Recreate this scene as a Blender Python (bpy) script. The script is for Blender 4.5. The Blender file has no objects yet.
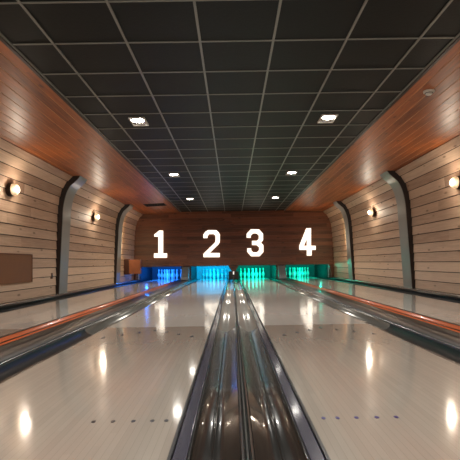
import bpy, bmesh, math, random
from mathutils import Vector, Matrix
random.seed(7)
C = bpy.context.scene
COL = C.collection
PI = math.pi

# ------------------------------------------------------------------ dimensions
CAM_X, CAM_Z, F = -0.04, 0.62, 464.0
CEIL = 2.43            # ceiling height
BACK = 16.4            # distance of the masking wall
ROLL = 0.0157
SH = 0.015             # the curved shell sits a little right of the lanes' centre line
Y0 = -3.0              # where the built room starts behind the foul line
LANE_IN, LANE_OUT = 0.245, 1.285     # |x| of lanes 2 and 3
LANE1_IN, LANE1_OUT = 2.07, 3.11     # |x| of lanes 1 and 4
YEND = 19.3

# ------------------------------------------------------------------ materials
def srgb(r, g, b):
    def f(c):
        c /= 255.0
        return c/12.92 if c <= 0.04045 else ((c+0.055)/1.055)**2.4
    return (f(r), f(g), f(b), 1.0)

def principled(name):
    m = bpy.data.materials.new(name); m.use_nodes = True
    nt = m.node_tree
    return m, nt, nt.nodes['Principled BSDF']

def plain(name, col, rough=0.5, metal=0.0, coat=0.0, noise=0.0, nscale=8.0, bump=0.0, spec=0.5):
    m, nt, p = principled(name)
    p.inputs['Roughness'].default_value = rough
    p.inputs['Metallic'].default_value = metal
    p.inputs['Coat Weight'].default_value = coat
    p.inputs['Coat Roughness'].default_value = 0.08
    p.inputs['Specular IOR Level'].default_value = spec
    tc = nt.nodes.new('ShaderNodeTexCoord')
    nz = nt.nodes.new('ShaderNodeTexNoise'); nz.inputs['Scale'].default_value = nscale
    nz.inputs['Detail'].default_value = 4
    nt.links.new(tc.outputs['Object'], nz.inputs['Vector'])
    mx = nt.nodes.new('ShaderNodeMix'); mx.data_type = 'RGBA'
    k = 1.0-noise
    mx.inputs['A'].default_value = (col[0]*k, col[1]*k, col[2]*k, 1)
    mx.inputs['B'].default_value = (min(1, col[0]*(1+noise)), min(1, col[1]*(1+noise)), min(1, col[2]*(1+noise)), 1)
    nt.links.new(nz.outputs['Fac'], mx.inputs['Factor'])
    nt.links.new(mx.outputs['Result'], p.inputs['Base Color'])
    if bump:
        b = nt.nodes.new('ShaderNodeBump'); b.inputs['Strength'].default_value = bump
        b.inputs['Distance'].default_value = 0.01
        nt.links.new(nz.outputs['Fac'], b.inputs['Height'])
        nt.links.new(b.outputs['Normal'], p.inputs['Normal'])
    return m

def wood(name, dark, light, width, board_axis, grain_axis, rough=0.5, coat=0.0, joint=2.6,
         offset=0.0, vary=0.5, knots=True, bump=0.15, gap=0.0, tint=None, attr=False, amp=1.5):
    """boards of given width across board_axis (0,1,2), grain running along grain_axis"""
    m, nt, p = principled(name)
    N, L = nt.nodes, nt.links
    tc = N.new('ShaderNodeTexCoord'); sp = N.new('ShaderNodeSeparateXYZ')
    L.new(tc.outputs['Object'], sp.inputs[0])
    def math_(op, a, b=None):
        n = N.new('ShaderNodeMath'); n.operation = op
        for i, v in enumerate((a, b)):
            if v is None: continue
            if isinstance(v, (int, float)): n.inputs[i].default_value = v
            else: L.new(v, n.inputs[i])
        return n.outputs[0]
    u = math_('DIVIDE', math_('ADD', sp.outputs[board_axis], offset), width)
    idx = math_('FLOOR', u)
    if attr:
        at = N.new('ShaderNodeAttribute'); at.attribute_name = 'board'; idx = at.outputs['Fac']
    rnd0 = N.new('ShaderNodeTexWhiteNoise'); rnd0.noise_dimensions = '1D'; L.new(idx, rnd0.inputs['W'])
    g = math_('ADD', math_('DIVIDE', sp.outputs[grain_axis], joint), math_('MULTIPLY', rnd0.outputs['Value'], 7.3))
    seg = math_('FLOOR', g)
    rnd = N.new('ShaderNodeTexWhiteNoise'); rnd.noise_dimensions = '2D'
    cb = N.new('ShaderNodeCombineXYZ'); L.new(idx, cb.inputs[0]); L.new(seg, cb.inputs[1])
    L.new(cb.outputs[0], rnd.inputs['Vector'])
    # grain: stretched noise, shifted per board
    mp = N.new('ShaderNodeMapping'); s = [22.0, 22.0, 22.0]; s[grain_axis] = 1.1
    mp.inputs['Scale'].default_value = s
    off = N.new('ShaderNodeCombineXYZ')
    for i in range(3): L.new(math_('MULTIPLY', rnd.outputs['Value'], 31.0+i*7), off.inputs[i])
    L.new(off.outputs[0], mp.inputs['Location']); L.new(tc.outputs['Object'], mp.inputs['Vector'])
    nz = N.new('ShaderNodeTexNoise'); nz.inputs['Scale'].default_value = 1.6; nz.inputs['Detail'].default_value = 7
    nz.inputs['Roughness'].default_value = 0.62; nz.inputs['Distortion'].default_value = 0.8
    L.new(mp.outputs[0], nz.inputs['Vector'])
    fac = math_('ADD', math_('MULTIPLY', math_('SUBTRACT', nz.outputs['Fac'], 0.5), amp),
                math_('ADD', math_('MULTIPLY', math_('SUBTRACT', rnd.outputs['Value'], 0.5), vary), 0.5))
    cl = N.new('ShaderNodeClamp'); L.new(fac, cl.inputs[0])
    mx = N.new('ShaderNodeMix'); mx.data_type = 'RGBA'
    mx.inputs['A'].default_value = dark; mx.inputs['B'].default_value = light
    L.new(cl.outputs[0], mx.inputs['Factor'])
    out = mx.outputs['Result']
    if knots:
        mp2 = N.new('ShaderNodeMapping'); s2 = [7.0, 7.0, 7.0]; s2[grain_axis] = 2.2
        mp2.inputs['Scale'].default_value = s2; L.new(tc.outputs['Object'], mp2.inputs['Vector'])
        vo = N.new('ShaderNodeTexVoronoi'); vo.inputs['Scale'].default_value = 1.0
        L.new(mp2.outputs[0], vo.inputs['Vector'])
        mr = N.new('ShaderNodeMapRange'); mr.inputs['From Min'].default_value = 0.05; mr.inputs['From Max'].default_value = 0.16
        mr.inputs['To Min'].default_value = 0.75; mr.inputs['To Max'].default_value = 0.0
        L.new(vo.outputs['Distance'], mr.inputs['Value'])
        mk = N.new('ShaderNodeMix'); mk.data_type = 'RGBA'
        mk.inputs['B'].default_value = (dark[0]*0.35, dark[1]*0.3, dark[2]*0.25, 1)
        L.new(mr.outputs[0], mk.inputs['Factor']); L.new(out, mk.inputs['A'])
        out = mk.outputs['Result']
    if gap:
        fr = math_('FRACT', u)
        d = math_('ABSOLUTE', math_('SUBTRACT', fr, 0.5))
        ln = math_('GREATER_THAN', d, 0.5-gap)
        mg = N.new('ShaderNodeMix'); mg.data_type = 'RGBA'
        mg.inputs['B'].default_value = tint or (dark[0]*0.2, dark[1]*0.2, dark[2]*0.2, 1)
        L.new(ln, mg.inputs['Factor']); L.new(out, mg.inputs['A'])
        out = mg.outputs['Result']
    L.new(out, p.inputs['Base Color'])
    p.inputs['Roughness'].default_value = rough
    p.inputs['Coat Weight'].default_value = coat
    p.inputs['Coat Roughness'].default_value = 0.3
    if bump:
        b = N.new('ShaderNodeBump'); b.inputs['Strength'].default_value = bump; b.inputs['Distance'].default_value = 0.004
        L.new(nz.outputs['Fac'], b.inputs['Height']); L.new(b.outputs['Normal'], p.inputs['Normal'])
    return m

def emit(name, col, strength, base=None):
    m, nt, p = principled(name)
    p.inputs['Base Color'].default_value = base or col
    p.inputs['Emission Color'].default_value = col
    p.inputs['Emission Strength'].default_value = strength
    return m

def lane_material(name, dark, light, rough):
    m, nt, p = principled(name)
    N, L = nt.nodes, nt.links
    tc = N.new('ShaderNodeTexCoord'); sp = N.new('ShaderNodeSeparateXYZ'); L.new(tc.outputs['Object'], sp.inputs[0])
    def math_(op, a, b=None):
        n = N.new('ShaderNodeMath'); n.operation = op
        for i, v in enumerate((a, b)):
            if v is None: continue
            if isinstance(v, (int, float)): n.inputs[i].default_value = v
            else: L.new(v, n.inputs[i])
        return n.outputs[0]
    u = math_('DIVIDE', sp.outputs[0], 0.0267)
    idx = math_('FLOOR', u)
    r0 = N.new('ShaderNodeTexWhiteNoise'); r0.noise_dimensions = '1D'; L.new(idx, r0.inputs['W'])
    seg = math_('FLOOR', math_('ADD', math_('DIVIDE', sp.outputs[1], 1.1), math_('MULTIPLY', r0.outputs['Value'], 5.0)))
    cb = N.new('ShaderNodeCombineXYZ'); L.new(idx, cb.inputs[0]); L.new(seg, cb.inputs[1])
    r = N.new('ShaderNodeTexWhiteNoise'); r.noise_dimensions = '2D'; L.new(cb.outputs[0], r.inputs['Vector'])
    mp = N.new('ShaderNodeMapping'); mp.inputs['Scale'].default_value = (40, 1.5, 1); L.new(tc.outputs['Object'], mp.inputs['Vector'])
    nz = N.new('ShaderNodeTexNoise'); nz.inputs['Scale'].default_value = 2.0; nz.inputs['Detail'].default_value = 4
    L.new(mp.outputs[0], nz.inputs['Vector'])
    fac = math_('ADD', math_('MULTIPLY', r.outputs['Value'], 0.45), math_('MULTIPLY', nz.outputs['Fac'], 0.55))
    mx = N.new('ShaderNodeMix'); mx.data_type = 'RGBA'
    mx.inputs['A'].default_value = dark; mx.inputs['B'].default_value = light
    L.new(fac, mx.inputs['Factor'])
    fr = math_('ABSOLUTE', math_('SUBTRACT', math_('FRACT', u), 0.5))
    ln = math_('MULTIPLY', math_('GREATER_THAN', fr, 0.465), 0.25)
    mg = N.new('ShaderNodeMix'); mg.data_type = 'RGBA'; mg.inputs['B'].default_value = (dark[0]*.45, dark[1]*.42, dark[2]*.4, 1)
    L.new(ln, mg.inputs['Factor']); L.new(mx.outputs['Result'], mg.inputs['A'])
    L.new(mg.outputs['Result'], p.inputs['Base Color'])
    # wear: faint broad variation in gloss
    n2 = N.new('ShaderNodeTexNoise'); n2.inputs['Scale'].default_value = 1.3; n2.inputs['Detail'].default_value = 3
    L.new(tc.outputs['Object'], n2.inputs['Vector'])
    mr = N.new('ShaderNodeMapRange'); mr.inputs['To Min'].default_value = rough*0.75; mr.inputs['To Max'].default_value = rough*1.3
    L.new(n2.outputs['Fac'], mr.inputs['Value']); L.new(mr.outputs[0], p.inputs['Roughness'])
    p.inputs['Coat Weight'].default_value = 0.5; p.inputs['Coat Roughness'].default_value = 0.06
    n3 = N.new('ShaderNodeTexNoise'); n3.inputs['Scale'].default_value = 14; n3.inputs['Detail'].default_value = 2
    L.new(tc.outputs['Object'], n3.inputs['Vector'])
    b = N.new('ShaderNodeBump'); b.inputs['Strength'].default_value = 0.06; b.inputs['Distance'].default_value = 0.004
    L.new(n3.outputs['Fac'], b.inputs['Height'])
    L.new(b.outputs['Normal'], p.inputs['Normal']); L.new(b.outputs['Normal'], p.inputs['Coat Normal'])
    return m

M = {}
M['wall'] = wood('pale wall boards', srgb(170, 139, 117), srgb(226, 198, 172), 0.175, 2, 1, rough=0.6, joint=30, vary=1.05, attr=True, amp=1.1, bump=0.08)
M['gap'] = plain('dark board gap', srgb(52, 36, 26), 0.8)
M['soffit'] = wood('varnished orange boards', srgb(104, 50, 20), srgb(196, 108, 48), 3.66/26, 0, 1, rough=0.42, coat=0.10, offset=1.83, joint=2.4, vary=0.45, knots=True, gap=0.03, tint=srgb(214, 160, 110), amp=1.7)  # pale groove lines: bevel highlight painted into the gap tint
M['backwall'] = wood('dark brown boards', srgb(58, 28, 17), srgb(132, 80, 56), 0.13, 2, 0, rough=0.42, joint=2.2, vary=0.55)
M['rib'] = plain('dark brown rib', srgb(32, 16, 12), 0.4, noise=0.2)
M['ribface'] = plain('grey painted rib face', srgb(146, 146, 140), 0.32, noise=0.1, nscale=3, metal=0.1)
M['tile'] = plain('black ceiling tile', srgb(20, 24, 23), 0.5, noise=0.12, nscale=40, bump=0.1, spec=0.15)
M['void'] = plain('black vent opening', srgb(6, 6, 6), 0.8, spec=0.05)
M['grid'] = plain('grey ceiling grid', srgb(140, 142, 136), 0.45, metal=0.2)
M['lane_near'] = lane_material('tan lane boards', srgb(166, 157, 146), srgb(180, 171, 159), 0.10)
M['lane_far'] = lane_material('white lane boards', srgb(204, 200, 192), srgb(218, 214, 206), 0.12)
M['black'] = plain('black edge strip', srgb(14, 14, 14), 0.3)
M['ledge'] = plain('purple grey ledge', srgb(52, 50, 66), 0.25, noise=0.15, nscale=4, coat=0.4)
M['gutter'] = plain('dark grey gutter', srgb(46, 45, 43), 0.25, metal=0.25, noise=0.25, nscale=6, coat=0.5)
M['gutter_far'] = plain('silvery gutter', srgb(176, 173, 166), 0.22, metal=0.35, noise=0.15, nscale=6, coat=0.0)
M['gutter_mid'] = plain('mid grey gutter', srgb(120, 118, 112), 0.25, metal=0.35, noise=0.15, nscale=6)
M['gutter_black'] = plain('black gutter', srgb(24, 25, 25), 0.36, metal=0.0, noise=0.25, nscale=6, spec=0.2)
M['cap'] = plain('charcoal cap', srgb(54, 56, 55), 0.34, metal=0.2, noise=0.3, nscale=20, coat=0.3)
M['orange'] = plain('painted orange reflection', srgb(196, 104, 64), 0.3, coat=0.5, noise=0.15, nscale=3)  # orange colour stands for the soffit's reflection in the gutter
M['silver'] = plain('brushed silver', srgb(190, 190, 188), 0.25, metal=0.9)
M['white_plastic'] = plain('white plastic', srgb(225, 222, 214), 0.4)
M['dark_mark'] = plain('inlaid dark mark', srgb(34, 28, 36), 0.3)
M['blue_mark'] = plain('inlaid violet mark', srgb(50, 42, 110), 0.3)
M['panel'] = plain('brown panel', srgb(132, 88, 56), 0.5, noise=0.08)
M['panel_frame'] = plain('brown panel edge', srgb(110, 66, 42), 0.45)
M['box'] = plain('brown box front', srgb(150, 92, 62), 0.5, noise=0.1)
M['box_dark'] = plain('dark brown box side', srgb(62, 28, 16), 0.5, noise=0.1)
M['pin'] = plain('white pin', srgb(235, 235, 232), 0.2, coat=0.5)
M['pit'] = plain('grey pit curtain', srgb(50, 53, 57), 0.6, noise=0.1)
M['pit_pale'] = plain('pale pit curtain', srgb(170, 176, 180), 0.6, noise=0.1)
M['pitdark'] = plain('charcoal kickback', srgb(36, 37, 40), 0.5, noise=0.1)
M['hood'] = plain('silver blue hood', srgb(140, 150, 160), 0.3, metal=0.4)
M['number'] = emit('lit number face', (1.0, 0.93, 0.80, 1), 1.3)
M['lamp'] = emit('downlight lamp', (1.0, 0.95, 0.86, 1), 40.0)
M['bulb'] = emit('warm bulb', (1.0, 0.80, 0.52, 1), 2.5)
M['floor'] = plain('dark subfloor', srgb(60, 54, 48), 0.6)
M['approach'] = plain('approach floor', srgb(176, 160, 138), 0.25)
M['bronze'] = plain('dark bronze lamp body', srgb(54, 34, 24), 0.35, metal=0.4)
gm, gnt, gp = principled('ribbed lamp glass')
gp.inputs['Base Color'].default_value = (1, 0.93, 0.8, 1); gp.inputs['Roughness'].default_value = 0.45
gp.inputs['Transmission Weight'].default_value = 0.5
gp.inputs['Emission Color'].default_value = (1, 0.66, 0.34, 1); gp.inputs['Emission Strength'].default_value = 0.55
M['glass'] = gm

# ------------------------------------------------------------------ helpers
def link(name, me, mat, parent=None, smooth=False):
    o = bpy.data.objects.new(name, me)
    COL.objects.link(o)
    if mat is not None:
        for mm in (mat if isinstance(mat, (list, tuple)) else [mat]): me.materials.append(mm)
    if parent is not None: o.parent = parent
    if smooth:
        for p in me.polygons: p.use_smooth = True
    return o

def obj(name, bm, mat, parent=None, smooth=False, bevel=0.0):
    # one mesh object per part
    bmesh.ops.recalc_face_normals(bm, faces=bm.faces)
    me = bpy.data.meshes.new(name); bm.to_mesh(me); bm.free()
    o = link(name, me, mat, parent, smooth)
    if bevel:
        b = o.modifiers.new('bevel', 'BEVEL'); b.width = bevel; b.segments = 2; b.limit_method = 'ANGLE'
    return o

def empty(name, label, cat, loc=(0, 0, 0), group=None):
    o = bpy.data.objects.new(name, None); COL.objects.link(o); o.location = loc
    o['label'] = label; o['category'] = cat
    if group: o['group'] = group
    return o

def tag(o, label, cat, group=None):
    o['label'] = label; o['category'] = cat
    if group: o['group'] = group
    return o

def struct(o):
    o['kind'] = 'structure'; return o

def box(bm, x0, x1, y0, y1, z0, z1):
    v = [bm.verts.new((x, y, z)) for z in (z0, z1) for y in (y0, y1) for x in (x0, x1)]
    for f in ((0, 1, 3, 2), (4, 6, 7, 5), (0, 4, 5, 1), (2, 3, 7, 6), (0, 2, 6, 4), (1, 5, 7, 3)):
        bm.faces.new([v[i] for i in f])

def prism(bm, pts, y0, y1):
    """closed polygon of (x,z) extruded along y, non-overlapping outline"""
    a = [bm.verts.new((x, y0, z)) for x, z in pts]
    b = [bm.verts.new((x, y1, z)) for x, z in pts]
    n = len(pts)
    for i in range(n):
        bm.faces.new((a[i], a[(i+1) % n], b[(i+1) % n], b[i]))
    bm.faces.new(a); bm.faces.new(list(reversed(b)))

def strip_shell(bm, top, thick, y0, y1, nx=0.0, nz=-1.0):
    """open profile (x,z) given thickness in direction (nx,nz), extruded along y as quads (safe for concave shapes)"""
    rows = []
    for y in (y0, y1):
        rows.append(([bm.verts.new((x, y, z)) for x, z in top],
                     [bm.verts.new((x+nx*thick, y, z+nz*thick)) for x, z in top]))
    (a, au), (b, bu) = rows
    n = len(top)
    for i in range(n-1):
        bm.faces.new((a[i], a[i+1], b[i+1], b[i]))
        bm.faces.new((au[i], bu[i], bu[i+1], au[i+1]))
        bm.faces.new((a[i], au[i], au[i+1], a[i+1]))
        bm.faces.new((b[i], b[i+1], bu[i+1], bu[i]))
    for i in (0, n-1):
        bm.faces.new((a[i], b[i], bu[i], au[i]))

def lathe(bm, prof, seg=20, axis='z', mat=None):
    """prof: (r, h) list; revolves about z"""
    rings = []
    for r, h in prof:
        if r < 1e-6: rings.append([bm.verts.new((0, 0, h))])
        else: rings.append([bm.verts.new((r*math.cos(2*PI*i/seg), r*math.sin(2*PI*i/seg), h)) for i in range(seg)])
    for a, b in zip(rings, rings[1:]):
        for i in range(seg):
            j = (i+1) % seg
            if len(a) == 1 and len(b) == 1: continue
            if len(a) == 1: bm.faces.new((a[0], b[i], b[j]))
            elif len(b) == 1: bm.faces.new((a[i], a[j], b[0]))
            else: bm.faces.new((a[i], a[j], b[j], b[i]))
    if mat is not None: bmesh.ops.transform(bm, matrix=mat, verts=bm.verts)

# ------------------------------------------------------------------ room shell
# curved hull profile of the side walls (|x|, z)
WALL = [(3.62, -0.12), (3.60, 0.3), (3.585, 0.8), (3.565, 1.2), (3.545, 1.6), (3.51, 1.9), (3.45, 2.11), (3.35, 2.27), (3.22, 2.375)]
WALL = [(x-0.045, z) for x, z in WALL]
def resample(pts, step):
    out = []; carry = 0.0
    out.append(pts[0])
    for (x0, z0), (x1, z1) in zip(pts, pts[1:]):
        L = math.hypot(x1-x0, z1-z0); t = step-carry
        while t <= L:
            out.append((x0+(x1-x0)*t/L, z0+(z1-z0)*t/L)); t += step
        carry = L-(t-step)
    out.append(pts[-1])
    return out
def smooth_profile(pts, n=6):
    # Catmull-Rom through the points
    P = [pts[0]]+pts+[pts[-1]]; out = []
    for i in range(1, len(P)-2):
        p0, p1, p2, p3 = P[i-1], P[i], P[i+1], P[i+2]
        for k in range(n):
            t = k/n
            out.append(tuple(0.5*((2*p1[j])+(-p0[j]+p2[j])*t+(2*p0[j]-5*p1[j]+4*p2[j]-p3[j])*t*t+(-p0[j]+3*p1[j]-3*p2[j]+p3[j])*t**3) for j in (0, 1)))
    out.append(pts[-1])
    return out
WS = smooth_profile(WALL)
BOARD = 0.175
def inward(pts, i):
    a = pts[max(0, i-1)]; b = pts[min(len(pts)-1, i+1)]
    dx, dz = b[0]-a[0], b[1]-a[1]; l = math.hypot(dx, dz)
    return (-dz/l, dx/l)      # left of travel (upwards, leaning in) = towards the room for x>0
for side, s in (('left', -1), ('right', 1)):
    bps = resample(WS, BOARD)
    prof = []
    for i in range(len(bps)-1):
        nx, nz = inward(bps, i); mx_, mz_ = inward(bps, i+1)
        (x0, z0), (x1, z1) = bps[i], bps[i+1]
        lip = 0.013
        ux, uz = (x1-x0), (z1-z0); l = math.hypot(ux, uz)
        ux /= l; uz /= l
        g = 0.011; lb, lt = 0.022, 0.009
        # recess, face bottom edge (proud), face top edge (shallower), recess
        prof.append((x0+nx*0.0, z0+nz*0.0))
        prof.append((x0+nx*0.002+ux*0.001, z0+nz*0.002+uz*0.001))
        prof.append((x0+nx*lb+ux*0.002, z0+nz*lb+uz*0.002))
        prof.append((x1+mx_*lt-ux*g, z1+mz_*lt-uz*g))
        prof.append((x1-ux*g*0.9, z1-uz*g*0.9))
    prof = [(s*x+SH, z) for x, z in prof]
    bm = bmesh.new(); strip_shell(bm, prof, 0.1, Y0, BACK, nx=s*0.8, nz=0.6)
    lay = bm.faces.layers.float.new('board')
    bm.faces.ensure_lookup_table()
    npf = 4
    for i in range(len(prof)-1):
        for k in range(4):
            f = bm.faces[i*4+k]; f[lay] = float(i//5)
            if i % 5 in (3, 4, 0): f.material_index = 1  # recess faces between boards take the darker colour
    o = struct(obj('wall_'+side, bm, [M['wall'], M['gap']]))

# ceiling: tiles + grid + wooden soffits
XG = 1.83
bm = bmesh.new(); box(bm, -XG, XG, Y0, BACK, CEIL+0.006, CEIL+0.06)
ceil = struct(obj('ceiling', bm, M['tile']))
bm = bmesh.new()
for x in (-1.5, -0.9, -0.3, 0.3, 0.9, 1.5):
    box(bm, x+0.015, x+0.034, Y0, BACK, CEIL-0.002, CEIL+0.007)
y = 3.2-0.6*10
while y < BACK-0.1:
    if y > Y0: box(bm, -XG, XG, y-0.007, y+0.007, CEIL-0.0015, CEIL+0.0069)
    y += 0.6
box(bm, -XG, -XG+0.02, Y0, BACK, CEIL-0.003, CEIL+0.007); box(bm, XG-0.02, XG, Y0, BACK, CEIL-0.003, CEIL+0.007)
obj('grid', bm, M['grid'], ceil)
for s in (-1, 1):
    prof = []
    n = 11; bw = 3.66/26; x0, z0, x1, z1 = XG, CEIL, (3.19 if s < 0 else 3.30), 2.37
    for i in range(n):
        a = x0+bw*i; b = min(x0+bw*(i+1), x1)
        if a >= x1-0.02: break
        za = z0+(z1-z0)*(a-x0)/(x1-x0); zb = z0+(z1-z0)*(b-x0)/(x1-x0)
        prof += [(a+0.0, za+0.006), (a+0.005, za), (b-0.005, zb), (b, zb+0.006)]
    q = [prof[0]]
    for p_ in prof[1:]:
        if abs(p_[0]-q[-1][0]) > 1e-5: q.append(p_)
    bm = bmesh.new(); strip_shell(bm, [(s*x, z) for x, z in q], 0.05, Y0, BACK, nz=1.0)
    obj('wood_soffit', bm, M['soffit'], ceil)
    # small cornice board where the soffit meets the curved wall, and at the ceiling side
    bm = bmesh.new(); box(bm, min(s*XG, s*(XG+0.03)), max(s*XG, s*(XG+0.03)), Y0, BACK, CEIL-0.012, CEIL+0.02)
    obj('soffit_edge', bm, M['rib'], ceil)

# masking wall
MASKZ = 0.51
OPEN = [(-3.36, -1.83), (-1.535, -0.03), (0.03, 1.535), (1.83, 3.36)]   # lane openings
bm = bmesh.new()
prof = []
zz = MASKZ
pts = []
# horizontal boards as shallow clapboards facing the room (y direction)
def clap(bm, x0, x1, z0, z1, step=0.13):
    z = z0
    ys = []
    while z < z1-1e-4:
        zt = min(z1, z+step)
        ys += [(BACK, z), (BACK-0.012, z+0.004), (BACK-0.002, zt-0.003)]
        z = zt
    ys.append((BACK, z1))
    a = [bm.verts.new((x0, y, z)) for y, z in ys]; b = [bm.verts.new((x1, y, z)) for y, z in ys]
    for i in range(len(ys)-1): bm.faces.new((a[i], b[i], b[i+1], a[i+1]))
    # back
    c = [bm.verts.new((x0, BACK+0.05, z)) for z in (z0, z1)]; d = [bm.verts.new((x1, BACK+0.05, z)) for z in (z0, z1)]
    bm.faces.new((c[0], c[1], d[1], d[0]))
    bm.faces.new((a[0], c[0], d[0], b[0])); bm.faces.new((a[-1], b[-1], d[1], c[1]))
clap(bm, -3.7, 3.7, MASKZ, 2.6)
box(bm, -3.75, OPEN[0][0], BACK-0.002, BACK+0.05, -0.12, MASKZ)
box(bm, OPEN[3][1], 3.75, BACK-0.002, BACK+0.05, -0.12, MASKZ)
for e in (-1, 1):      # solid masking between the paired openings, behind the hoods
    box(bm, min(e*1.53, e*1.835), max(e*1.53, e*1.835), BACK+0.047, BACK+0.058, -0.12, MASKZ+0.02)
for e in (-1, 1):      # sloped corner pieces between the two middle openings
    A = [bm.verts.new((e*x, BACK-0.004, z)) for x, z in ((0.0, 0.30), (0.06, 0.30), (0.19, MASKZ), (0.0, MASKZ))]
    B = [bm.verts.new((e*x, BACK+0.05, z)) for x, z in ((0.0, 0.30), (0.06, 0.30), (0.19, MASKZ), (0.0, MASKZ))]
    for i in range(4): bm.faces.new((A[i], A[(i+1) % 4], B[(i+1) % 4], B[i]))
    bm.faces.new(A); bm.faces.new(list(reversed(B)))
wb = struct(obj('wall_back', bm, M['backwall']))
bm = bmesh.new()
box(bm, OPEN[0][0], OPEN[3][1], BACK-0.016, BACK+0.02, MASKZ-0.006, MASKZ+0.004)
obj('bottom_trim', bm, M['rib'], wb)

# floor
bm = bmesh.new(); box(bm, -3.75, 3.75, Y0, YEND+0.6, -0.2, -0.12)
fl = struct(obj('floor', bm, M['floor']))
bm = bmesh.new(); box(bm, -3.58, 3.58, Y0, -0.06, -0.12, 0.0)
struct(obj('floor', bm, M['approach']))

# kerbs along the walls = baseboards
for side, s in (('left', -1), ('right', 1)):
    bm = bmesh.new()
    prism(bm, [(s*x+(SH if x > 3.4 else 0), z) for x, z in ((3.34, -0.12), (3.34, 0.03), (3.36, 0.045), (3.53, 0.045), (3.565, 0.045), (3.575, -0.12))], 0, BACK-0.005)
    o = struct(obj('baseboard_'+side, bm, M['gutter_black']))
    bm = bmesh.new(); prism(bm, [(s*x+SH, z) for x, z in ((3.42, 0.0455), (3.425, 0.056), (3.485, 0.056), (3.49, 0.0455))], 0, BACK-0.006)
    obj('metal_edge', bm, M['silver'], o)

# arched ribs
RIB = [(3.535, 0.05), (3.505, 0.55), (3.475, 1.0), (3.445, 1.45), (3.425, 1.74), (3.37, 1.99), (3.29, 2.16), (3.19, 2.255), (3.12, 2.32), (3.08, 2.38), (3.06, 2.425)]
RS = [(x-0.045, z) for x, z in smooth_profile(RIB, 5)]
tn = 1
for s in (-1, 1):
    for yr in (9.15, 13.65):
        outer = [(3.66, 0.05), (3.66, 2.46), (2.90, 2.41)]
        bm = bmesh.new()
        # thick arch: inner curve to outer curve quads
        inn = RS
        out = []
        for (x, z) in inn:
            # matching outer point: push outwards by profile normal
            out.append(None)
        for i in range(len(inn)):
            nx, nz = inward(inn, i)
            d = 0.15 if i < len(inn)*0.75 else 0.15
            out[i] = (inn[i][0]-nx*d, min(inn[i][1]-nz*d, 2.425))
        A = [[bm.verts.new((s*x+SH, yy, z)) for x, z in ring] for yy in (yr, yr+0.44) for ring in (inn, out)]
        i0, o0, i1, o1 = A
        for i in range(len(inn)-1):
            bm.faces.new((i0[i], i0[i+1], o0[i+1], o0[i])); bm.faces.new((i1[i], o1[i], o1[i+1], i1[i+1]))
            bm.faces.new((i0[i], i1[i], i1[i+1], i0[i+1])); bm.faces.new((o0[i], o0[i+1], o1[i+1], o1[i]))
        for i in (0, len(inn)-1): bm.faces.new((i0[i], o0[i], o1[i], i1[i]))
        r = struct(obj('trim_%d' % tn, bm, M['rib'])); tn += 1
        bm = bmesh.new()
        rows = []
        for yy in (yr+0.012, yr+0.452):
            ring = []; ring2 = []
            for i in range(len(inn)):
                nx, nz = inward(inn, i)
                ring.append(bm.verts.new((s*(inn[i][0]+nx*0.008)+SH, yy, inn[i][1]+nz*0.008)))
                ring2.append(bm.verts.new((s*(inn[i][0]-nx*0.004)+SH, yy, inn[i][1]-nz*0.004)))
            rows.append((ring, ring2))
        (a, a2), (b, b2) = rows
        for i in range(len(inn)-1):
            bm.faces.new((a[i], a[i+1], b[i+1], b[i])); bm.faces.new((a2[i], b2[i], b2[i+1], a2[i+1]))
            bm.faces.new((a[i], a2[i], a2[i+1], a[i+1])); bm.faces.new((b[i], b[i+1], b2[i+1], b2[i]))
        for i in (0, len(inn)-1): bm.faces.new((a[i], b[i], b2[i], a2[i]))
        obj('face_panel', bm, M['ribface'], r)
        if yr > 13:      # added glow strip and light, no known lamp, warming the last bay
            bm = bmesh.new()
            for z0_, z1_ in ((0.9, 1.5), (1.5, 2.0)):
                box(bm, min(s*3.50, s*3.53)+SH, max(s*3.50, s*3.53)+SH, yr+0.441, yr+0.452, z0_, z1_-0.005)
            obj('added_glow_strip', bm, emit('added warm glow', (1, 0.62, 0.25, 1), 3.0), r)
            ld = bpy.data.lights.new('added_rib_wash', 'AREA'); ld.shape = 'RECTANGLE'; ld.size = 0.08; ld.size_y = 1.3; ld.energy = 11; ld.color = (1, 0.66, 0.34)
            lo = bpy.data.objects.new('added_rib_wash', ld); COL.objects.link(lo); lo.location = (s*3.36+SH, yr+0.47, 1.6)
            lo.rotation_euler = (PI/2, 0, -s*0.7)

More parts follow.
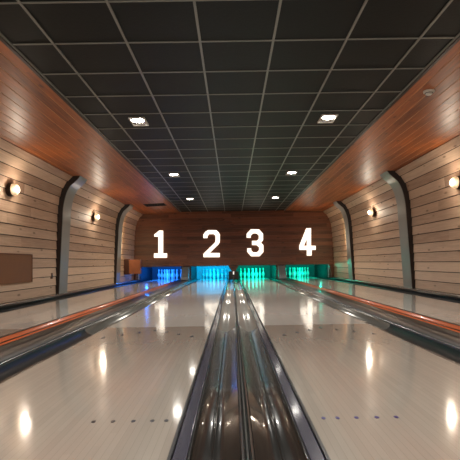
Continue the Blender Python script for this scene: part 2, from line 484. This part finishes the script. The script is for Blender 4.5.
# ------------------------------------------------------------------ lanes
lane_desc = {
    1: ('narrow-looking far left lane, white boards leading under the lit number 1', -1, LANE1_IN, LANE1_OUT),
    2: ('wide lane left of the centre gutters, running under the lit number 2', -1, LANE_IN, LANE_OUT),
    3: ('wide lane right of the centre gutters, running under the lit number 3', 1, LANE_IN, LANE_OUT),
    4: ('narrow-looking far right lane leading under the lit number 4', 1, LANE1_IN, LANE1_OUT)}
LC = {}
for n, (lab, s, xi, xo) in lane_desc.items():
    c = s*(xi+xo)/2; w = xo-xi; LC[n] = c
    t = empty('bowling_lane', lab, 'bowling lane', (c, 0, 0), 'four bowling lanes')
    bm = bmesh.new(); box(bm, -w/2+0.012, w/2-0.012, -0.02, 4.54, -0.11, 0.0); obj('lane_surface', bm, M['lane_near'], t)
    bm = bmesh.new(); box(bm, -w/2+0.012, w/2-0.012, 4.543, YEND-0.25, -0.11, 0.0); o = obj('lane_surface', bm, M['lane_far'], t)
    o['label'] = 'whiter lane bed beyond the joint'
    bm = bmesh.new(); box(bm, -w/2+0.012, w/2-0.012, -0.06, -0.022, -0.11, 0.001); obj('foul_line', bm, M['black'], t)
    for e in (-1, 1):
        bm = bmesh.new(); xa, xb = sorted((e*(w/2-0.0115), e*w/2)); box(bm, xa, xb, 0, YEND-0.25, -0.11, 0.001); obj('edge_strip', bm, M['black'], t)
    # inlaid arrows
    if n in (1, 2, 3, 4):
        for k in range(-3, 4):
            ax, ay = k*0.125, 4.27-0.13*abs(k)
            bm = bmesh.new()
            L0 = 0.10
            pts = [(ax, ay+L0), (ax-0.019, ay), (ax, ay+0.014), (ax+0.019, ay)]
            lo = [bm.verts.new((x, y, -0.001)) for x, y in pts]; hi = [bm.verts.new((x, y, 0.0012)) for x, y in pts]
            for i in range(4): bm.faces.new((lo[i], lo[(i+1) % 4], hi[(i+1) % 4], hi[i]))
            bm.faces.new((hi[0], hi[1], hi[2])); bm.faces.new((hi[0], hi[2], hi[3]))
            bm.faces.new((lo[0], lo[2], lo[1])); bm.faces.new((lo[0], lo[3], lo[2]))
            obj('lane_arrow', bm, M['dark_mark'], t)
    # guide dots near the foul line
    if n in (2, 3):
        for x in (0.31, 0.365, 0.44, 0.52, 0.597):
            bm = bmesh.new(); lathe(bm, [(0, -0.001), (0.0085, -0.001), (0.0085, 0.0012), (0, 0.0012)], 12, mat=Matrix.Translation((s*x-c, 1.83, 0))@Matrix.Diagonal((1, 1.6, 1, 1)))
            obj('guide_dot', bm, M['blue_mark'] if n == 3 else M['dark_mark'], t)

# ------------------------------------------------------------------ gutters
def arc_profile(x0, x1, z0, depth, n=14, p=1.0):
    out = []
    for i in range(n+1):
        a = PI*i/n
        out.append((x0+(x1-x0)*(1-math.cos(a))/2, z0-depth*math.sin(a)**p))
    return out
def gutter(name_label, s, xa, xb, depth=0.07, mat='gutter', far=None, z0=-0.006, ridge=None):
    """channel between xa and xb (|x|)"""
    c = s*(xa+xb)/2
    t = empty('gutter', name_label, 'gutter', (c, 0, -0.1), 'lane gutters')
    pr = arc_profile(xa, xb, z0, depth, 22)
    if ridge:
        # steep 45 degree side next to the divider, gentle slope towards the lane, low bead between
        w_ = xb-xa
        key = [(0.0, 0.0), (0.05, -0.118), (0.18, -0.423), (0.31, -0.728), (0.39, -0.89), (0.47, -0.98), (0.56, -1.0), (0.60, -0.90), (0.64, -0.97), (0.80, -0.74), (0.93, -0.38), (1.0, 0.0)]
        key = smooth_profile(key, 5)
        pr = [((xa+u*w_) if ridge > 0 else (xb-u*w_), z0+v*depth) for u, v in key]
        if ridge < 0: pr = list(reversed(pr))
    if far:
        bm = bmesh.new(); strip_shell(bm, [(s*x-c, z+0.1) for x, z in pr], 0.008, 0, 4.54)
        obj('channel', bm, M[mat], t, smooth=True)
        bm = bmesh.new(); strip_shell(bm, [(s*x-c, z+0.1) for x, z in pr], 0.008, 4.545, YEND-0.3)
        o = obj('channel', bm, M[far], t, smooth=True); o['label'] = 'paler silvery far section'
    else:
        bm = bmesh.new(); strip_shell(bm, [(s*x-c, z+0.1) for x, z in pr], 0.008, 0, YEND-0.3)
        obj('channel', bm, M[mat], t, smooth=True)
    return t, c
def child_box(t, c, s, xa, xb, z0, z1, name, mat, y0=0.0, y1=YEND-0.3, bevel=0.003):
    xs = sorted((s*xa-c, s*xb-c))
    bm = bmesh.new(); box(bm, xs[0], xs[1], y0, y1, z0+0.1, z1+0.1); return obj(name, bm, M[mat], t, bevel=bevel)

for s, lab in ((-1, 'shiny centre gutter alongside the right edge of the number 2 lane'), (1, 'shiny centre gutter alongside the left edge of the number 3 lane')):
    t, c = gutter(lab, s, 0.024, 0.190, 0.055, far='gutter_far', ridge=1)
    o = child_box(t, c, s, 0.197, 0.2435, -0.10, -0.004, 'ledge', 'ledge'); o['label'] = 'smooth purplish grey ledge beside the lane'
    child_box(t, c, s, 0.1905, 0.1965, -0.10, -0.010, 'seam_strip', 'black', bevel=0)
# centre divider, double ridge
t = empty('lane_divider', 'slim ridged metal divider running down the middle between the two centre gutters', 'lane divider', (0, 0, -0.1))
bm = bmesh.new()
prism(bm, [(x, z+0.1) for x, z in ((-0.0235, -0.1), (-0.0235, -0.006), (-0.019, 0.006), (-0.013, 0.008), (-0.008, 0.0), (-0.004, -0.004), (0.004, -0.004), (0.008, 0.0), (0.013, 0.008), (0.019, 0.006), (0.0235, -0.006), (0.0235, -0.1))], 0, YEND-0.35)
obj('ridge_strip', bm, M['gutter'], t)
bm = bmesh.new(); box(bm, -0.003, 0.003, 0.0, YEND-0.36, 0.0965, 0.1035); obj('centre_bead', bm, M['silver'], t)

for s in (-1, 1):
    a, b = ('left', 'right') if s < 0 else ('right', 'left')
    inner, outer = ('2', '1') if s < 0 else ('3', '4')
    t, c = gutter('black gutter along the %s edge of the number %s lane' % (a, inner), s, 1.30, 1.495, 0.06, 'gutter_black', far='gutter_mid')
    child_box(t, c, s, 1.2865, 1.2985, -0.10, 0.0, 'edge_rail', 'black', bevel=0.001)
    t, c = gutter('gutter with painted orange reflection along the %s edge of the number %s lane' % (b, outer), s, 1.815, 2.03, 0.035, 'orange', z0=0.004)
    child_box(t, c, s, 2.031, 2.068, -0.10, 0.006, 'edge_rail', 'gutter_black')
    for xx in (1.865, 1.925, 1.985):
        zz = 0.004-0.035*math.sin(math.acos(1-2*(xx-1.815)/0.215))
        child_box(t, c, s, xx-0.006, xx+0.006, zz-0.004, zz+0.006, 'dark_rib', 'black', bevel=0.001)
    # covers between: rounded tube cover + flat cover
    t = empty('ball_return_cover', 'dark rounded track cover between the number %s and number %s lanes' % (inner, outer), 'lane divider', (s*1.65, 0, -0.1), 'ball return covers')
    c = s*1.65
    pr = [(1.497, -0.1)]+[(1.497+0.16*(1-math.cos(PI*i/12))/2, 0.004+0.034*math.sin(PI*i/12)) for i in range(13)]+[(1.657, -0.1)]
    bm = bmesh.new(); prism(bm, [(s*x-c, z+0.1) for x, z in pr], 0, BACK+0.045)
    obj('rounded_cover', bm, M['cap'], t)
    pr = [(1.668, -0.1), (1.668, 0.012), (1.70, 0.02), (1.78, 0.02), (1.805, 0.006), (1.812, -0.1)]
    bm = bmesh.new(); prism(bm, [(s*x-c, z+0.1) for x, z in pr], 0, BACK+0.045)
    obj('flat_cover', bm, M['gutter_black'], t)
    bm = bmesh.new(); prism(bm, [(s*x-c, z+0.1) for x, z in ((1.4955, -0.04), (1.4955, 0.009), (1.503, 0.014), (1.503, -0.04))], 0, BACK+0.045)
    obj('bright_edge', bm, M['silver'], t)
    t, c = gutter('outer gutter between the number %s lane and the %s wall' % (outer, a), s, 3.125, 3.325, 0.05, 'gutter_black')
    child_box(t, c, s, 3.1115, 3.123, -0.10, 0.0, 'edge_rail', 'black', bevel=0.001)

# ------------------------------------------------------------------ pin decks, pits and pins
pcol = {1: (0.01, 0.20, 1.0), 2: (0.0, 0.50, 0.95), 3: (0.0, 0.92, 0.62), 4: (0.0, 0.78, 0.52)}
cname = {1: 'deep blue', 2: 'sky blue', 3: 'turquoise', 4: 'green'}
for n in (1, 2, 3, 4):
    x0, x1 = OPEN[n-1]; c = LC[n]
    t = empty('pin_pit', 'pin pit glowing %s behind the opening under the lit number %d' % (cname[n], n), 'pin pit', ((x0+x1)/2, BACK+0.06, -0.1), 'glowing pin pits')
    ox = (x0+x1)/2; oy = BACK+0.06
    def pb(name, a, b, y0, y1, z0, z1, mat):
        bm = bmesh.new(); box(bm, a-ox, b-ox, y0-oy, y1-oy, z0+0.1, z1+0.1); return obj(name, bm, M[mat], t)
    pb('back_curtain', x0, x1, YEND-0.2, YEND-0.16, -0.1, 0.95, 'pit_pale' if n == 2 else 'pit')
    pb('side_panel', x0, x0+0.02, BACK+0.06, YEND-0.2, -0.1 if n in (1, 2) else 0.012, 0.95, 'pitdark')
    pb('side_panel', x1-0.02, x1, BACK+0.06, YEND-0.2, -0.1 if n in (3, 4) else 0.012, 0.95, 'pitdark')
    pb('top_panel', x0, x1, BACK+0.06, YEND-0.16, 0.955, 0.98, 'pitdark')
    # LED bar hidden up behind the masking board
    bm = bmesh.new(); box(bm, c-ox-0.55, c-ox+0.55, 0.06, 0.10, 0.72, 0.76)
    obj('light_bar', bm, emit('light bar %s' % cname[n], (*pcol[n], 1), 12.0), t)
    ld = bpy.data.lights.new('pit_light', 'AREA'); ld.shape = 'RECTANGLE'; ld.size = 1.1; ld.size_y = 0.12
    ld.energy = {1: 90, 2: 70, 3: 75, 4: 55}[n]; ld.color = pcol[n]
    lo = bpy.data.objects.new('pit_light', ld); COL.objects.link(lo); lo.location = (c, BACK+0.5, 0.80)
    lo.rotation_euler = (Vector((0, 1.5, -0.62))).to_track_quat('-Z', 'Y').to_euler()
    # added point light just behind the masking edge: spills along walls and gutters
    ld = bpy.data.lights.new('added_pit_spill', 'POINT'); ld.energy = {1: 24, 2: 2.5, 3: 2.5, 4: 9}[n]; ld.color = pcol[n]; ld.shadow_soft_size = 0.01
    lo = bpy.data.objects.new('added_pit_spill', ld); COL.objects.link(lo); lo.location = ({1: -3.1, 2: -0.28, 3: 0.28, 4: 3.1}[n], BACK+0.10, 0.498)

PINP = [(0, 0), (0.0258, 0), (0.0285, 0.01), (0.036, 0.045), (0.049, 0.08), (0.0605, 0.114), (0.0595, 0.14), (0.052, 0.175), (0.040, 0.205),
        (0.030, 0.232), (0.0245, 0.255), (0.0235, 0.268), (0.0265, 0.29), (0.031, 0.318), (0.0323, 0.343), (0.029, 0.362), (0.020, 0.376), (0.009, 0.381), (0, 0.382)]
bm = bmesh.new(); lathe(bm, PINP, 18)
pin0 = obj('bowling_pin', bm, M['pin'], smooth=True)
rowlab = {0: ['head pin at the very front'], 1: ['left of the two pins in the second row', 'right of the two pins in the second row'],
          2: ['left of the three pins in the third row', 'middle of the three pins in the third row', 'right of the three pins in the third row'],
          3: ['far left pin of the back row', 'second pin from the left in the back row', 'second pin from the right in the back row', 'far right pin of the back row']}
first = True
for n in (1, 2, 3, 4):
    for r in range(4):
        for k in range(r+1):
            o = pin0 if first else pin0.copy()
            if not first: COL.objects.link(o)
            first = False
            o.location = (LC[n]+(k-r/2)*0.3048, 18.2+r*0.264, 0.0)
            tag(o, '%s-lit pin under number %d, %s' % (cname[n].replace('deep ', '').replace(' ', '-'), n, rowlab[r][k]), 'bowling pin', 'pins standing under number %d' % n)

# kickback caps in front of the masking between lanes
for s in (-1, 1):
    a = ('1', '2') if s < 0 else ('3', '4')
    t = empty('ball_return_hood', 'silvery sloped hood between the number %s and number %s pins' % a, 'hood', (s*1.68, BACK-0.55, 0.022), 'hoods at the lane ends')
    def px(bm, pts, xa, xb):   # pts (y,z) polygon extruded along x
        A = [bm.verts.new((xa, y, z)) for y, z in pts]; B = [bm.verts.new((xb, y, z)) for y, z in pts]; n = len(pts)
        for i in range(n): bm.faces.new((A[i], A[(i+1) % n], B[(i+1) % n], B[i]))
        bm.faces.new(A); bm.faces.new(list(reversed(B)))
    bm = bmesh.new(); px(bm, [(0.0, 0.017), (0.0, 0.12), (0.40, 0.46), (0.53, 0.46), (0.53, 0.017)], -0.125, 0.125)
    obj('hood_body', bm, M['hood'], t, bevel=0.01)
    for xx in (-0.115, 0.0, 0.115):
        bm = bmesh.new(); px(bm, [(-0.006, 0.017), (-0.006, 0.124), (0.398, 0.468), (0.52, 0.468), (0.52, 0.462), (0.40, 0.462), (0.004, 0.118), (0.004, 0.017)], xx-0.007, xx+0.007)
        obj('metal_bar', bm, M['hood'], t)
    bm = bmesh.new(); px(bm, [(-0.004, 0.13), (0.16, 0.27), (0.16, 0.262), (0.004, 0.125)], -0.103, -0.012); obj('cover_plate', bm, M['hood'], t)
    bm = bmesh.new(); px(bm, [(0.2, 0.303), (0.38, 0.457), (0.38, 0.449), (0.2, 0.295)], 0.012, 0.103); obj('cover_plate', bm, M['hood'], t)
    # outer kickback panels with a silver rail
    t = empty('pin_guard', 'sloped side panel with thin silver rail at the %s end of the pin openings' % ('far left' if s < 0 else 'far right'), 'side panel', (s*3.36, BACK-0.5, 0.0), 'outer side panels')
    bm = bmesh.new(); px(bm, [(0.30, 0.06), (0.30, 0.47), (0.48, 0.49), (0.48, 0.06)], -0.014, 0.014); obj('panel', bm, M['pitdark'], t)
    bm = bmesh.new()
    for (ya, za), (yb, zb) in (((0.0, 0.20), (0.31, 0.485)), ((0.0, 0.046), (0.0, 0.21)), ((0.31, 0.06), (0.31, 0.49))):
        d = Vector((0, yb-ya, zb-za)); q = d.to_track_quat('Z', 'Y').to_matrix().to_4x4()
        nb = bmesh.new(); lathe(nb, [(0, 0), (0.009, 0), (0.009, d.length), (0, d.length)], 8, mat=Matrix.Translation((-0.022*s, ya, za))@q)
        me = bpy.data.meshes.new('tmp'); nb.to_mesh(me); nb.free(); bm.from_mesh(me); bpy.data.meshes.remove(me)
    obj('rail', bm, M['silver'], t)
t = empty('kickback_post', 'black post block ending the centre gutters between the blue and turquoise pins', 'post', (0, BACK-0.3, -0.1))
bm = bmesh.new(); box(bm, -0.17, -0.0245, 0, 0.30, 0.115, 0.41); obj('block', bm, M['black'], t, bevel=0.01)
bm = bmesh.new(); box(bm, 0.0245, 0.17, 0, 0.30, 0.115, 0.41); obj('block', bm, M['black'], t, bevel=0.01)
bm = bmesh.new(); box(bm, -0.0235, 0.0235, -0.01, 0.30, 0.112, 0.30); obj('centre_fin', bm, M['gutter'], t)

# ------------------------------------------------------------------ lit numbers, traced outlines set on the masking wall
def wpt(px_, py_, d):
    dx, dy = px_-232.3, py_-262.4
    return (CAM_X+(dx-ROLL*dy)*d/F, CAM_Z-(dy+ROLL*dx)*d/F)
GL = {
 1: ((145, 225), [[(100, 380), (257, 380), (257, 322), (212, 322), (212, 62), (165, 58), (103, 108), (103, 138), (150, 138), (150, 322), (100, 322)]]),
 2: ((195, 225), [[(93, 374), (288, 374), (288, 318), (178, 318), (278, 218), (289, 190), (289, 108), (275, 82), (245, 56), (150, 55), (118, 74), (92, 108), (92, 154), (148, 154), (148, 128), (165, 108), (216, 108), (232, 126), (232, 186), (222, 204), (93, 330)]]),
 3: ((235, 225), [[(130, 150), (185, 150), (185, 125), (208, 100), (248, 100), (270, 122), (270, 158), (250, 178), (192, 178), (192, 234), (248, 234), (274, 258), (274, 288), (250, 310), (210, 310), (190, 290), (190, 264), (137, 264), (137, 310), (185, 364), (282, 364), (330, 312), (330, 230), (302, 205), (326, 176), (326, 100), (278, 46), (180, 46), (130, 100)]]),
 4: ((290, 225), [[(190, 356), (252, 356), (252, 290), (298, 290), (298, 235), (245, 235), (245, 34), (185, 34), (103, 238), (103, 290), (190, 290)], [(165, 235), (190, 176), (190, 235)]]),
}
for n, ((ox, oy), loops) in GL.items():
    cu = bpy.data.curves.new('num', 'CURVE'); cu.dimensions = '2D'; cu.fill_mode = 'BOTH'
    allp = [wpt(ox+u/11.5, oy+v/11.5, BACK-0.04) for u, v in loops[0]]
    cx = sum(p[0] for p in allp)/len(allp); zb = min(p[1] for p in allp)
    for lp in loops:
        sp = cu.splines.new('POLY'); sp.points.add(len(lp)-1); sp.use_cyclic_u = True
        for i, (u, v) in enumerate(lp):
            X, Z = wpt(ox+u/11.5, oy+v/11.5, BACK-0.04)
            sp.points[i].co = (X-cx, Z-zb, 0, 1)
    cu.extrude = 0.022; cu.offset = -0.012
    tmp = bpy.data.objects.new('tmp', cu); COL.objects.link(tmp)
    bpy.context.view_layer.update()
    me = bpy.data.meshes.new_from_object(tmp.evaluated_get(bpy.context.evaluated_depsgraph_get()))
    bpy.data.objects.remove(tmp); me.materials.clear()
    o = link('number_sign', me, M['number'])
    o.rotation_euler = (PI/2, 0, 0); o.location = (cx, BACK-0.036, zb)
    tag(o, 'large glowing white number %d mounted on the dark wooden back wall' % n, 'number sign', 'lit lane numbers')

# ------------------------------------------------------------------ downlights
rows = [(-1.3, 'x'), (2.3, 'x'), (5.9, 'nearest'), (9.5, 'middle'), (13.1, 'farthest')]
LEDZ = CEIL
for yy, w in rows:
    for s in (-1, 1):
        side = 'left' if s < 0 else 'right'
        if w != 'x':
            t = empty('downlight', 'square ceiling downlight, %s of the three in the %s row' % (w, side), 'ceiling light', (s*1.2, yy, CEIL), 'recessed ceiling downlights')
            bm = bmesh.new()
            for a, b, c_, d in ((-.1, .1, -.16, -.145), (-.1, .1, .145, .16), (-.1, -.085, -.145, .145), (.085, .1, -.145, .145)):
                box(bm, a, b, c_, d, -0.012, 0.0055)
            obj('frame', bm, M['white_plastic'], t)
            bm = bmesh.new(); box(bm, -.0845, .0845, -.1445, .1445, -0.003, 0.0055); obj('reflector', bm, M['silver'], t)
            bm = bmesh.new(); lathe(bm, [(0, -0.012), (0.055, -0.0115), (0.072, -0.008), (0.078, -0.0035), (0, -0.0035)], 20, mat=Matrix.Translation((0, -0.055, 0))); obj('lamp', bm, M['lamp'], t, smooth=True)
            bm = bmesh.new(); lathe(bm, [(0, -0.009), (0.035, -0.008), (0.045, -0.0035), (0, -0.0035)], 20, mat=Matrix.Translation((0, 0.085, 0))); obj('lower_reflector', bm, M['white_plastic'], t, smooth=True)
        ld = bpy.data.lights.new('downlight_beam', 'SPOT'); ld.energy = 220 if yy > 13 else 130; ld.color = (1, 0.86, 0.68) if yy > 13 else (1, 0.95, 0.88); ld.spot_size = math.radians(150); ld.spot_blend = 0.9; ld.shadow_soft_size = 0.06
        lo = bpy.data.objects.new('downlight_beam', ld); COL.objects.link(lo); lo.location = (s*1.2, yy, CEIL-0.03)

# ------------------------------------------------------------------ wall lamps
def wall_x(z):
    for (x0, z0), (x1, z1) in zip(WS, WS[1:]):
        if z0 <= z <= z1: return x0+(x1-x0)*(z-z0)/(z1-z0)
    return 3.5
for yy, w in ((2.8, 'x'), (7.12, 'near'), (11.42, 'far')):
    for s in (-1, 1):
        side = 'left' if s < 0 else 'right'; z = 1.79; X = wall_x(z)-0.012
        if w != 'x':
            t = empty('wall_lamp', ('round bulkhead lamp on the %s wall, %s the first arched rib' % (side, 'in front of' if w == 'near' else 'beyond')), 'wall lamp', (s*X+SH, yy, z), 'bulkhead wall lamps')
            rot = Matrix.Rotation(-s*PI/2, 4, 'Y')     # local +z points into the room
            bm = bmesh.new(); lathe(bm, [(0, -0.01), (0.10, -0.01), (0.105, 0.0), (0.105, 0.045), (0.095, 0.055), (0, 0.055)], 24, mat=rot); obj('base', bm, M['bronze'], t, smooth=False)
            bm = bmesh.new(); lathe(bm, [(0.094, 0.053), (0.097, 0.064), (0.09, 0.068), (0.084, 0.053)], 24, mat=rot); obj('ring', bm, M['bronze'], t)
            bm = bmesh.new(); lathe(bm, [(0.089, 0.06), (0.09, 0.09), (0.078, 0.125), (0.05, 0.148), (0, 0.155)], 24, mat=rot); obj('glass_dome', bm, M['glass'], t, smooth=True)
            bm = bmesh.new(); lathe(bm, [(0, 0.05), (0.014, 0.052), (0.03, 0.075), (0.033, 0.095), (0.022, 0.116), (0, 0.122)], 16, mat=rot); obj('bulb', bm, M['bulb'], t, smooth=True)
        ld = bpy.data.lights.new('wall_lamp_light', 'POINT'); ld.energy = 9; ld.color = (1, 0.86, 0.68); ld.shadow_soft_size = 0.035
        lo = bpy.data.objects.new('wall_lamp_light', ld); COL.objects.link(lo); lo.location = (s*(X-0.20)+SH, yy, z)

# ------------------------------------------------------------------ small fittings
t = empty('smoke_detector', 'small round white detector on the right-hand orange wooden soffit', 'smoke detector', (2.09, 4.96, 2.419))
bm = bmesh.new(); lathe(bm, [(0, 0.004), (0.058, 0.004), (0.058, -0.014), (0.05, -0.022), (0, -0.022)], 24); obj('base', bm, M['white_plastic'], t)
bm = bmesh.new(); lathe(bm, [(0.034, -0.0215), (0.036, -0.034), (0.026, -0.042), (0, -0.044)], 24); obj('sensor_cap', bm, M['white_plastic'], t, smooth=True)
bm = bmesh.new(); lathe(bm, [(0.037, -0.0225), (0.037, -0.027), (0.043, -0.027), (0.043, -0.0225)], 24); obj('vent_ring', bm, M['pitdark'], t)

zv = CEIL-0.06*(2.355-XG)/1.41
t = empty('air_vent', 'narrow black slot vent in the left wooden soffit near the back wall', 'vent', (-2.355, 14.1, zv))
t.rotation_euler = (0, -math.atan(0.06/1.41), 0)
bm = bmesh.new(); box(bm, -.30, .30, -.27, .27, -0.008, 0.006); obj('slot', bm, M['void'], t)
bm = bmesh.new(); 
for a, b, c_, d in ((-.32, .32, -.285, -.272), (-.32, .32, .272, .285), (-.32, -.302, -.272, .272), (.302, .32, -.272, .272)): box(bm, a, b, c_, d, -0.009, 0.006)
obj('frame', bm, M['rib'], t)
bm = bmesh.new()
for q in (-.13, 0, .13): box(bm, -.297, .297, q-.004, q+.004, -0.012, -0.0085)
obj('slat', bm, M['pitdark'], t)

# brown panel on the left wall
zc, hh = 0.57, 0.23
xb = -(wall_x(0.57))+0.02+SH
t = empty('wall_panel', 'flat brown rectangular panel fixed low on the left wall', 'wall panel', (xb, 6.88, 0.34))
t.rotation_euler = (0, math.atan(0.018), 0)
bm = bmesh.new(); box(bm, -0.02, 0.02, -1.1, 1.1, 0.0, 0.46); obj('board', bm, M['panel'], t, bevel=0.004)
bm = bmesh.new()
box(bm, -0.02, 0.026, -1.115, 1.115, 0.4605, 0.475); box(bm, -0.02, 0.026, 1.1005, 1.115, -0.0, 0.46)
obj('edge_trim', bm, M['panel_frame'], t)
# switch plate
t = empty('wall_switch', 'small dark switch plate low on the left wall beside the first rib', 'switch', (-wall_x(0.42)+0.014+SH, 8.93, 0.36))
bm = bmesh.new(); box(bm, -0.01, 0.012, -0.04, 0.04, 0, 0.11); obj('plate', bm, M['panel_frame'], t, bevel=0.003)
bm = bmesh.new(); box(bm, 0.0125, 0.018, -0.02, 0.02, 0.03, 0.08); obj('rocker', bm, M['black'], t)
# small box on the left, near the pins
t = empty('wall_box', 'small brown box mounted on the left wall beside the blue-lit opening', 'box', (-3.17, 15.0, 0.30))
bm = bmesh.new(); box(bm, -0.19, 0.17, -0.12, 0.12, 0, 0.46); obj('case', bm, M['box'], t, bevel=0.01)
bm = bmesh.new(); box(bm, -0.40, -0.192, -0.135, 0.12, -0.02, 0.48); o = obj('side_bracket', bm, M['box_dark'], t, bevel=0.008)
o['label'] = 'dark brown wall-side block'

# ------------------------------------------------------------------ world, camera, view
w = bpy.data.worlds.new('World'); C.world = w; w.use_nodes = True
bg = w.node_tree.nodes['Background']; bg.inputs['Color'].default_value = (1.0, 0.93, 0.84, 1); bg.inputs['Strength'].default_value = 1.0

cam = bpy.data.cameras.new('camera'); co = bpy.data.objects.new('camera', cam); COL.objects.link(co)
co.location = (CAM_X, 0.0, CAM_Z)
cam.sensor_width = 36; cam.lens = 36*F/460
cam.shift_x = -2.3/460; cam.shift_y = 32.4/460
co.rotation_euler = (PI/2, 0, 0)
co.rotation_euler = (Matrix.Rotation(PI/2, 3, 'X') @ Matrix.Rotation(-ROLL, 3, 'Z')).to_euler()
cam.clip_start = 0.01
C.camera = co
C.view_settings.view_transform = 'Standard'; C.view_settings.look = 'None'
C.view_settings.exposure = 0.15; C.view_settings.gamma = 1.0
try: C.view_settings.use_curve_mapping = False
except Exception: pass
